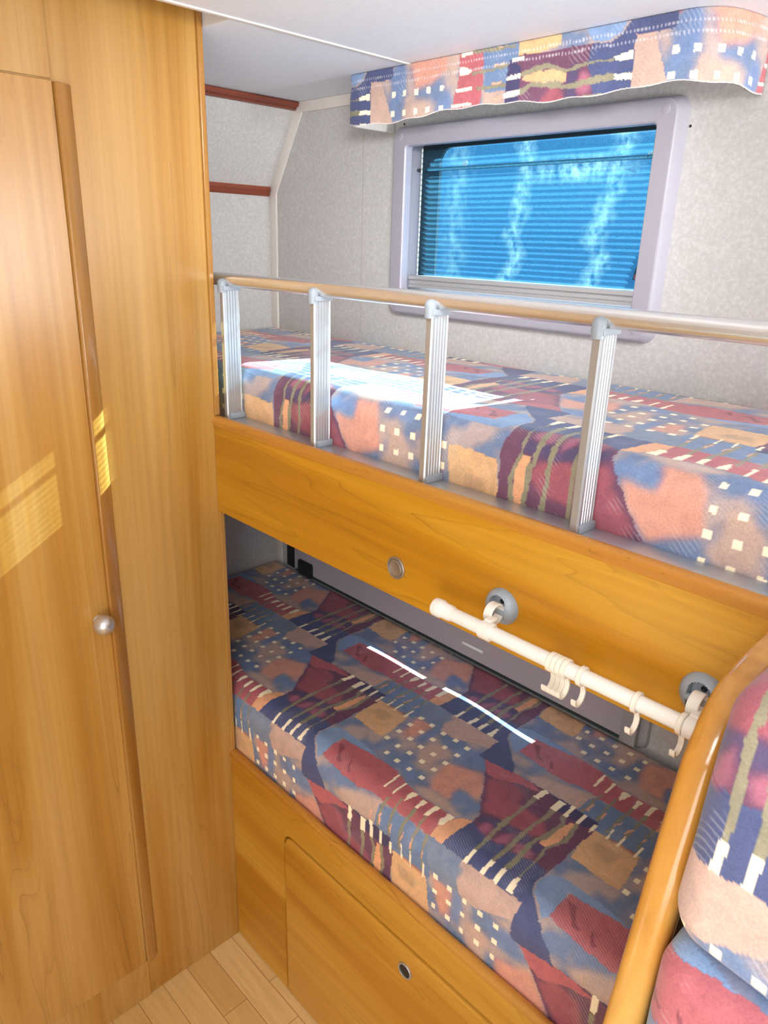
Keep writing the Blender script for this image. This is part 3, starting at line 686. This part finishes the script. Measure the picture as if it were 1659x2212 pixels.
# ------------------------------------------------------------------ mattresses
def mattress(name, label, xa, xb, y0, y1, zb, zt, r, mat, pxy, amp, xcut, loc):
    prof = []; arc = []
    fine = .0021
    s_end = 0.0
    # start at the tangent on top, run back to the wall, then front; s = unrolled y
    nz = int((zt - r - zb) / fine); na = int(r * math.pi / 2 / fine); ny = int((y1 - y0 - r) / fine)
    for i in range(nz): prof.append((y0, zb + (zt - r - zb) * i / nz)); arc.append(y0 + r - r * math.pi / 2 - (zt - r - zb) * (1 - i / nz))
    for i in range(na):
        a = math.pi / 2 * i / na; prof.append((y0 + r - r * math.cos(a), zt - r + r * math.sin(a))); arc.append(y0 + r - r * (math.pi / 2 - a))
    rb = .02
    for i in range(ny + 1): prof.append((y0 + r + (y1 - rb - y0 - r) * i / ny, zt)); arc.append(prof[-1][0])
    for k in range(1, 5):
        a = math.pi / 2 * k / 4; prof.append((y1 - rb + rb * math.sin(a), zt - rb + rb * math.cos(a))); arc.append(y1 - rb + rb * a)
    prof.append((y1, zb)); arc.append(y1 + .1); prof.append(((y0 + y1) / 2, zb)); arc.append(y1 + .3)
    pv = np.array(prof); av = np.array(arc)
    xs = np.concatenate([np.arange(xa, xcut, fine), np.linspace(xcut, xb, 40)])
    nu, nv = len(xs), len(pv)
    V = np.zeros((nu, nv, 3)); V[:, :, 0] = xs[:, None]; V[:, :, 1] = pv[None, :, 0]; V[:, :, 2] = pv[None, :, 1]
    # gentle unevenness of the filling, none along the wall and base
    X = V[:, :, 0]; Y = V[:, :, 1]; Z = V[:, :, 2]
    bump = amp * (np.sin(X * 11 + 1) * np.sin(Y * 13 + .4) + .6 * np.sin(X * 23 + 2 + Y * 9) * np.sin(Y * 19 + 1))
    inner = np.clip((y1 - Y) / .08, 0, 1)
    top = np.clip((Z - (zt - r)) / r, 0, 1)
    V[:, :, 2] += bump * top * inner - amp * 1.0 * top * inner
    frontm = np.clip((y0 + r - Y) / r, 0, 1) * np.clip((Z - zb) / .04, 0, 1)
    V[:, :, 1] += frontm * amp * (.5 + .5 * np.sin(X * 17 + Z * 9))
    # rounded ends
    e = np.minimum(X - xa, xb - X); k = np.clip(1 - e / .03, 0, 1); sh = 1 - np.sqrt(np.clip(1 - k * k, 0, 1))
    V[:, :, 2] -= sh * .02 * top; V[:, :, 1] += sh * .012 * frontm
    o = grid_mesh(name, V.reshape(-1, 3), nu, nv, mat, None, closed_v=True)
    AX = np.repeat(xs, nv); AS = np.tile(av, nu)
    cx, cy = pxy(AX, AS); c = np.ones((nu * nv, 4)); c[:, :3] = pattern(cx, cy)
    at = o.data.color_attributes.new('pat', 'FLOAT_COLOR', 'POINT'); at.data.foreach_set('color', c.ravel())
    return tag(o, label, 'mattress')
def lower_xy(x, s):
    X = x - .284; return X, (s - .09) - X * 12 / 520.0
def upper_xy(x, s):
    X = .288 - (x - .818); return X, -.014 - (s - .125) - X * 12 / 520.0
mattress('mattress', 'patchwork mattress on the bottom bunk, mostly in shade under the top bunk', XL + .004, 1.026, .0190, YW - .013, .515, .700, .050, 'fabric_shiny', lower_xy, .0016, 1.0, None)
mattress('mattress', 'patchwork mattress on the top bunk behind the metal guard rail, partly sunlit', XL + .004, 1.29, .0575, YW - .001, 1.281, 1.405, .044, 'fabric', upper_xy, .002, 1.0, None)

# ------------------------------------------------------------------ bottom bunk
lb = thing('lower_bunk', (.5, .01, 0), 'bottom bunk base with wooden front and a cupboard door beside the wardrobe', 'bunk bed')
RC = .022
arcp = [(.200 + RC - RC * math.cos(a), .460 - RC + RC * math.sin(a)) for a in np.linspace(0, math.pi / 2, 8)]
fp = [(.0005, .001), (.200, .001)] + arcp + [(1.028, .460), (1.028, .536), (.0005, .536)]
obj('front_panel', extrude(bmesh.new(), fp, 'y', .0005, .0175, .0026), 'front', lb, smooth=False)
er = [(-.0015, .5365)] + [(.0085 - .0100 * math.cos(a), .5405 + .0100 * math.sin(a)) for a in np.linspace(0, math.pi, 13)] + [(.0180, .5365)]
obj('top_edging', extrude(bmesh.new(), er, 'x', .0005, 1.028), 'edge', lb)
RC2 = .020
arcd = [(.2055 + RC2 - RC2 * math.cos(a), .4545 - RC2 + RC2 * math.sin(a)) for a in np.linspace(0, math.pi / 2, 8)]
dp = [(.2055, .003)] + arcd + [(1.020, .4545), (1.020, .003)]
cd = obj('cupboard_door', extrude(bmesh.new(), dp, 'y', -.0022, .0140, .0050, 3), 'door_wood', lb, angle=25)
lt = obj('door_latch', lathe(bmesh.new(), [(.0165, -.001), (.0165, .0018), (.0150, .0030), (.0128, .0024), (.0122, -.002)], (.566, -.0023, .402), (0, -1, 0), 40), 'alu', cd)
tag(lt, 'round metal push latch', None)
obj('latch_centre', lathe(bmesh.new(), [(.0121, -.002), (.0119, .0010), (.009, .0017), (.002, .0012)], (.566, -.0023, .402), (0, -1, 0), 32), 'black', lt)
obj('base_board', B(XL + .004, 1.026, .0190, YW - .004, .490, .512), 'base', lb, smooth=False)

# ------------------------------------------------------------------ partition with the bentwood end, right of the bottom bunk
pt = thing('bunk_partition', (1.04, -.2, 0), 'curved bentwood edged partition standing at the right end of the bottom bunk', 'partition')
edge_o = [(-.475, .001), (-.370, .480), (-.256, .985), (-.204, 1.205), (-.188, 1.252), (-.154, 1.289), (-.105, 1.304), (-.055, 1.308), (-.004, 1.309)]
ep = smooth_path([(1.0415, y, z) for y, z in edge_o], 8)
def inset(path, d):
    out = []
    for i, p in enumerate(path):
        t = (path[min(i + 1, len(path) - 1)] - path[max(i - 1, 0)]).normalized(); n = Vector((0, t.z, -t.y)); out.append(p + n * d)
    return out
ctr = inset(ep, .017)
def sup(a, b, n, e):
    L = []
    for i in range(n):
        t = 2 * math.pi * i / n; c, s = math.cos(t), math.sin(t)
        L.append((a * math.copysign(abs(c) ** e, c), b * math.copysign(abs(s) ** e, s)))
    return L
obj('bentwood_trim', sweep(bmesh.new(), ctr, sup(.0160, .0170, 32, .72), (1, 0, 0)), 'bent', pt, angle=60)
inn = [(p.y, p.z) for p in inset(ep, .028)]
obj('panel', extrude(bmesh.new(), inn + [(-.004, inn[-1][1]), (-.004, .001), (inn[0][0], .001)], 'x', 1.034, 1.049), 'front', pt, smooth=False)
obj('end_panel', B(1.034, 1.049, -.003, .5225, .001, 1.2535), 'front', pt, smooth=False)

# ------------------------------------------------------------------ seat back cushions
def cushion(name, label, x0, x1, z0, z1, yf, slope, depth, r, pxy, seed):
    """soft block; front face (towards the aisle) leans back with the partition"""
    n = 90; m = 90
    def shape(u, v, w):                                   # unit cube -> rounded, slightly bulged block
        hx, hy, hz = (x1 - x0) / 2, depth / 2, (z1 - z0) / 2
        p = Vector((u * hx, v * hy, w * hz))
        q = Vector((max(-hx + r, min(hx - r, p.x)), max(-hy + r, min(hy - r, p.y)), max(-hz + r, min(hz - r, p.z))))
        d = p - q
        if d.length > 1e-9: p = q + d.normalized() * r
        return p
    bm = bmesh.new()
    bmesh.ops.create_cube(bm, size=2)
    bmesh.ops.subdivide_edges(bm, edges=bm.edges[:], cuts=108, use_grid_fill=True)
    cx, cz = (x0 + x1) / 2, (z0 + z1) / 2
    for v in bm.verts:
        p = shape(*v.co)
        k = mnoise.noise(p * 9 + Vector((seed, 0, 0))) * .006 + mnoise.noise(p * 26 + Vector((seed, 3, 0))) * .0022
        y = yf + (p.z + (z1 - z0) / 2) * slope + depth / 2 + p.y
        bul = -.008 * (1 - (p.x / ((x1 - x0) / 2)) ** 2) if p.y < 0 else 0
        v.co = (cx + p.x, y + bul + (k if p.y < -.01 else 0), cz + p.z + k * .6 * (1 if abs(p.z) > .03 else 0))
    o = obj(name, bm, 'fabric', angle=180)
    cloth(o, pxy)
    return tag(o, label, 'cushion')
def cu_xy(ox, oz):
    def f(co):
        x, y, z = co[:, 0], co[:, 1], co[:, 2]
        X = (x - 1.06) + ox
        return X, (z - 1.14) + oz + (y + .22) * .35 - X * 12 / 520.0
    return f
c1 = cushion('back_cushion', 'upper patchwork back cushion beside the bentwood partition, navy with cream stripes', 1.0590, 1.25, 1.122, 1.340, -.262, .22, .205, .030, cu_xy(.372, -.105), 1.0)
c2 = cushion('back_cushion', 'lower patchwork back cushion under the navy striped one, mostly red', 1.0605, 1.26, .70, 1.117, -.300, .10, .245, .030, cu_xy(.03, .05), 5.0)
for c, zz_ in ((c1, 1.146), (c2, 1.093)):
    pass

# ------------------------------------------------------------------ pelmet over the window
plm = thing('pelmet', (.3, .46, 1.86), 'patchwork fabric pelmet with a frayed hem fixed to the ceiling above the window', 'pelmet')
pp = [(-.083, .520), (-.0825, .470), (-.080, .412), (-.0765, .402), (-.066, .3965), (-.04, .3955)]
pp += [(x, .3955) for x in np.linspace(0, .60, 13)]
pp += [(.630, .3955), (.652, .3990), (.671, .410), (.685, .428), (.693, .450), (.699, .480), (.703, .512), (.7045, .522)]
path2 = [Vector((a, b, 0)) for a, b in pp]
fine = []; per = 12
for q in smooth_path(path2, per): fine.append((q.x, q.y))
acc = [0.0]
for a, b in zip(fine, fine[1:]): acc.append(acc[-1] + math.hypot(b[0] - a[0], b[1] - a[1]))
L_ = acc[-1]; NU = int(L_ / .0021); ss = np.linspace(0, L_, NU)
fx = np.interp(ss, acc, [q[0] for q in fine]); fy = np.interp(ss, acc, [q[1] for q in fine])
tx = np.gradient(fx); ty = np.gradient(fy); tl = np.hypot(tx, ty); nx_, ny_ = ty / tl, -tx / tl         # outward
NV = 48; V = np.zeros((NU, NV * 2, 3)); SU = np.zeros((NU, NV * 2)); SV = np.zeros((NU, NV * 2))
for i in range(NU):
    s = ss[i]
    hem = 1.858 + .0035 * math.sin(s * 16 + 1) + .0016 * math.sin(s * 70) + .0008 * mnoise.noise((s * 260, 0, 0))
    hem += .0045 * max(0, 1 - abs(s - .52) / .2)
    near = min(1, max(0, (s - .02) / .06)) * min(1, max(0, (L_ - .01 - s) / .05))
    for side in (0, 1):
        for j in range(NV):
            t = j / (NV - 1); t = t if side == 0 else 1 - t
            z = 1.9492 + (hem - 1.9492) * t
            bl = near * (.0030 * math.sin(s * 40 + 2 * math.sin(s * 9)) * t + .002 * mnoise.noise((s * 22, t * 3, 1)) * math.sin(math.pi * min(1, t * 1.2)))
            pin = -.0010 * math.exp(-((t - .14) / .03) ** 2) - .0010 * math.exp(-((t - .26) / .03) ** 2)      # two rows of gathering stitch
            off = bl + pin * near - (.0011 if side else 0)
            V[i, side * NV + j] = (fx[i] + nx_[i] * off, fy[i] + ny_[i] * off, z); SU[i, side * NV + j] = s; SV[i, side * NV + j] = z
o = grid_mesh('pelmet_fabric', V.reshape(-1, 3), NU, NV * 2, 'fabric', plm, closed_v=True); o.location = -plm.location
c = np.ones((NU * NV * 2, 4)); XX = -1.455 + SV.ravel(); YY = .135 - SU.ravel()
c[:, :3] = pattern(XX, YY - XX * 12 / 520.0)
tt = (1.9492 - SV.ravel()) / .0915; ph = (SU.ravel() * 165) % 1.0
st_ = ((np.abs(tt - .15) < .022) | (np.abs(tt - .30) < .022)) & (ph < .45)
c[st_, :3] = c[st_, :3] * .55 + .45 * np.array(lin((205, 200, 205)))
hemz = V[:, NV - 1, 2]
e = (V[:, :, 2] - np.repeat(hemz[:, None], NV * 2, 1)).ravel() < .0014; c[e, :3] = lin((225, 214, 206))
at = o.data.color_attributes.new('pat', 'FLOAT_COLOR', 'POINT'); at.data.foreach_set('color', c.ravel())
obj('backing_board', B(-.076, .640, .402, .412, 1.868, 1.9485, bev=.001), 'white_plastic', plm)
obj('end_bracket', B(-.0795, -.070, .412, .524, 1.8580, 1.9485, bev=.001), 'white_plastic', plm)

# ------------------------------------------------------------------ curtain rod on the front board
RY, RZ = -.048, 1.1735
rod = thing('curtain_rod', (.83, RY, RZ), 'short white curtain rod held by two grey brackets on the top bunk front board', 'curtain rod')
obj('tube', sweep(bmesh.new(), [(.640, RY, RZ), (.8, RY, RZ), (1.022, RY, RZ)], circ(.0093, 28), (0, 0, 1)), 'white_plastic', rod)
obj('end_cap', lathe(bmesh.new(), [(.0085, .0), (.0118, .0015), (.0126, .004), (.0126, .013), (.0118, .015), (.0110, .016), (.0108, .030), (.0095, .0345)], (.6235, RY, RZ), (1, 0, 0), 36), 'white_plastic', rod)
def bracket(x):
    bm = bmesh.new(); n = 44; R0 = .0255; cz = 1.1870
    vs = {}
    for i in range(n + 1):
        for j in range(n + 1):
            u, v = 2 * i / n - 1, 2 * j / n - 1
            du, dv = u * math.sqrt(1 - v * v / 2), v * math.sqrt(1 - u * u / 2)
            rr = min(1, math.hypot(du, dv)); h = .0150 * math.sqrt(max(0, 1 - rr ** 2.6))
            X, Z = du * R0, dv * R0
            # open slot, rounded at the top, running out at the bottom
            zs = .010; w = .0120
            ins = (abs(X) < w and Z < zs - w * .25) or math.hypot(X / w, (Z - (zs - w * .25)) / (w * .9)) < 1
            if ins: h = min(h, .0022)
            vs[i, j] = bm.verts.new((x + X, -.0002 - h, cz + Z))
    for i in range(n):
        for j in range(n): bm.faces.new((vs[i, j], vs[i + 1, j], vs[i + 1, j + 1], vs[i, j + 1]))
    o = obj('bracket', bm, 'grey_plastic', rod, angle=35); tag(o, 'grey domed bracket', None)
    obj('bracket_pin', sweep(bmesh.new(), [(x - .0135, -.0105, cz - .0035), (x, -.0105, cz - .0035), (x + .0135, -.0105, cz - .0035)], circ(.0040, 16), (0, 0, 1)), 'grey_plastic', o)
    obj('screw', lathe(bmesh.new(), [(.0034, 0), (.0034, .0009), (.0022, .0014), (.0012, .0006)], (x + .001, -.0026, cz + .0085), (0, -1, 0), 16), 'black', o)
    xr = x + .004
    bm = bmesh.new(); prof = [(.0138, -.0065), (.0146, -.0055), (.0146, .0055), (.0138, .0065), (.0124, .0065), (.0124, -.0065)]
    cy, czr = -.0235, cz - .0005
    L = [[(xr + h, cy + r * math.cos(2 * math.pi * i / 40), czr + r * math.sin(2 * math.pi * i / 40)) for i in range(40)] for r, h in prof]
    loft(bm, L + [L[0]])
    hr = obj('hanging_ring', bm, 'white_plastic', rod, angle=35)
    xc = x + .014
    obj('collar', lathe(bmesh.new(), [(.0095, -.0085), (.0122, -.0075), (.0122, .0075), (.0095, .0085)], (xc, RY, RZ), (1, 0, 0), 32), 'white_plastic', rod)
    obj('neck', B(xc - .0075, xc + .0040, RY + .001, RY + .0165, RZ + .0080, RZ + .0150, bev=.002), 'white_plastic', rod)
bracket(.7000); bracket(.9700)

# hooks hanging on the rod: each one ring, stem and open hook
def make_hook():
    t = thing('curtain_hook', (0, RY, RZ), None, 'hook', 'curtain hooks on the white rod')
    w = .0031
    prof = [(.0112, -w), (.0122, -w * .7), (.0122, w * .7), (.0112, w), (.0096, w), (.0096, -w)]
    L = [[(h, r * math.cos(2 * math.pi * i / 36), r * math.sin(2 * math.pi * i / 36)) for i in range(36)] for r, h in prof]
    bm = bmesh.new(); loft(bm, L + [L[0]])
    a = obj('ring', bm, 'cream_plastic', None, angle=35); a.parent = t
    pts = smooth_path([(0, .0020, -.0112), (0, .0048, -.0165), (0, .0068, -.0225), (0, .0060, -.0300), (0, .0015, -.0355), (0, -.0052, -.0372), (0, -.0108, -.0340), (0, -.0128, -.0270)], 6)
    b = obj('hook', sweep(bmesh.new(), pts, [(-w, -.0011), (w, -.0011), (w, .0011), (-w, .0011)], (1, 0, 0)), 'cream_plastic', None, angle=50); b.parent = t
    return t
hooks = [(.8120, 'leftmost white hook of the tight bunch of four on the curtain rod'),
         (.8186, 'second white hook from the left in the tight bunch of four on the curtain rod'),
         (.8252, 'third white hook from the left in the tight bunch of four on the curtain rod'),
         (.8318, 'rightmost white hook of the tight bunch of four on the curtain rod'),
         (.8530, 'single white hook just right of the bunch of four on the curtain rod'),
         (.9210, 'lone white hook half way between the bunch and the right end of the curtain rod'),
         (.9720, 'white hook at the right end of the curtain rod beside the bentwood partition')]
hk = make_hook()
for i, (x, lab) in enumerate(hooks):
    t = hk
    if i:
        t = hk.copy(); COL.objects.link(t)
        for ch in list(hk.children):
            q = ch.copy(); COL.objects.link(q); q.parent = t
    t.location.x = x; t['label'] = lab
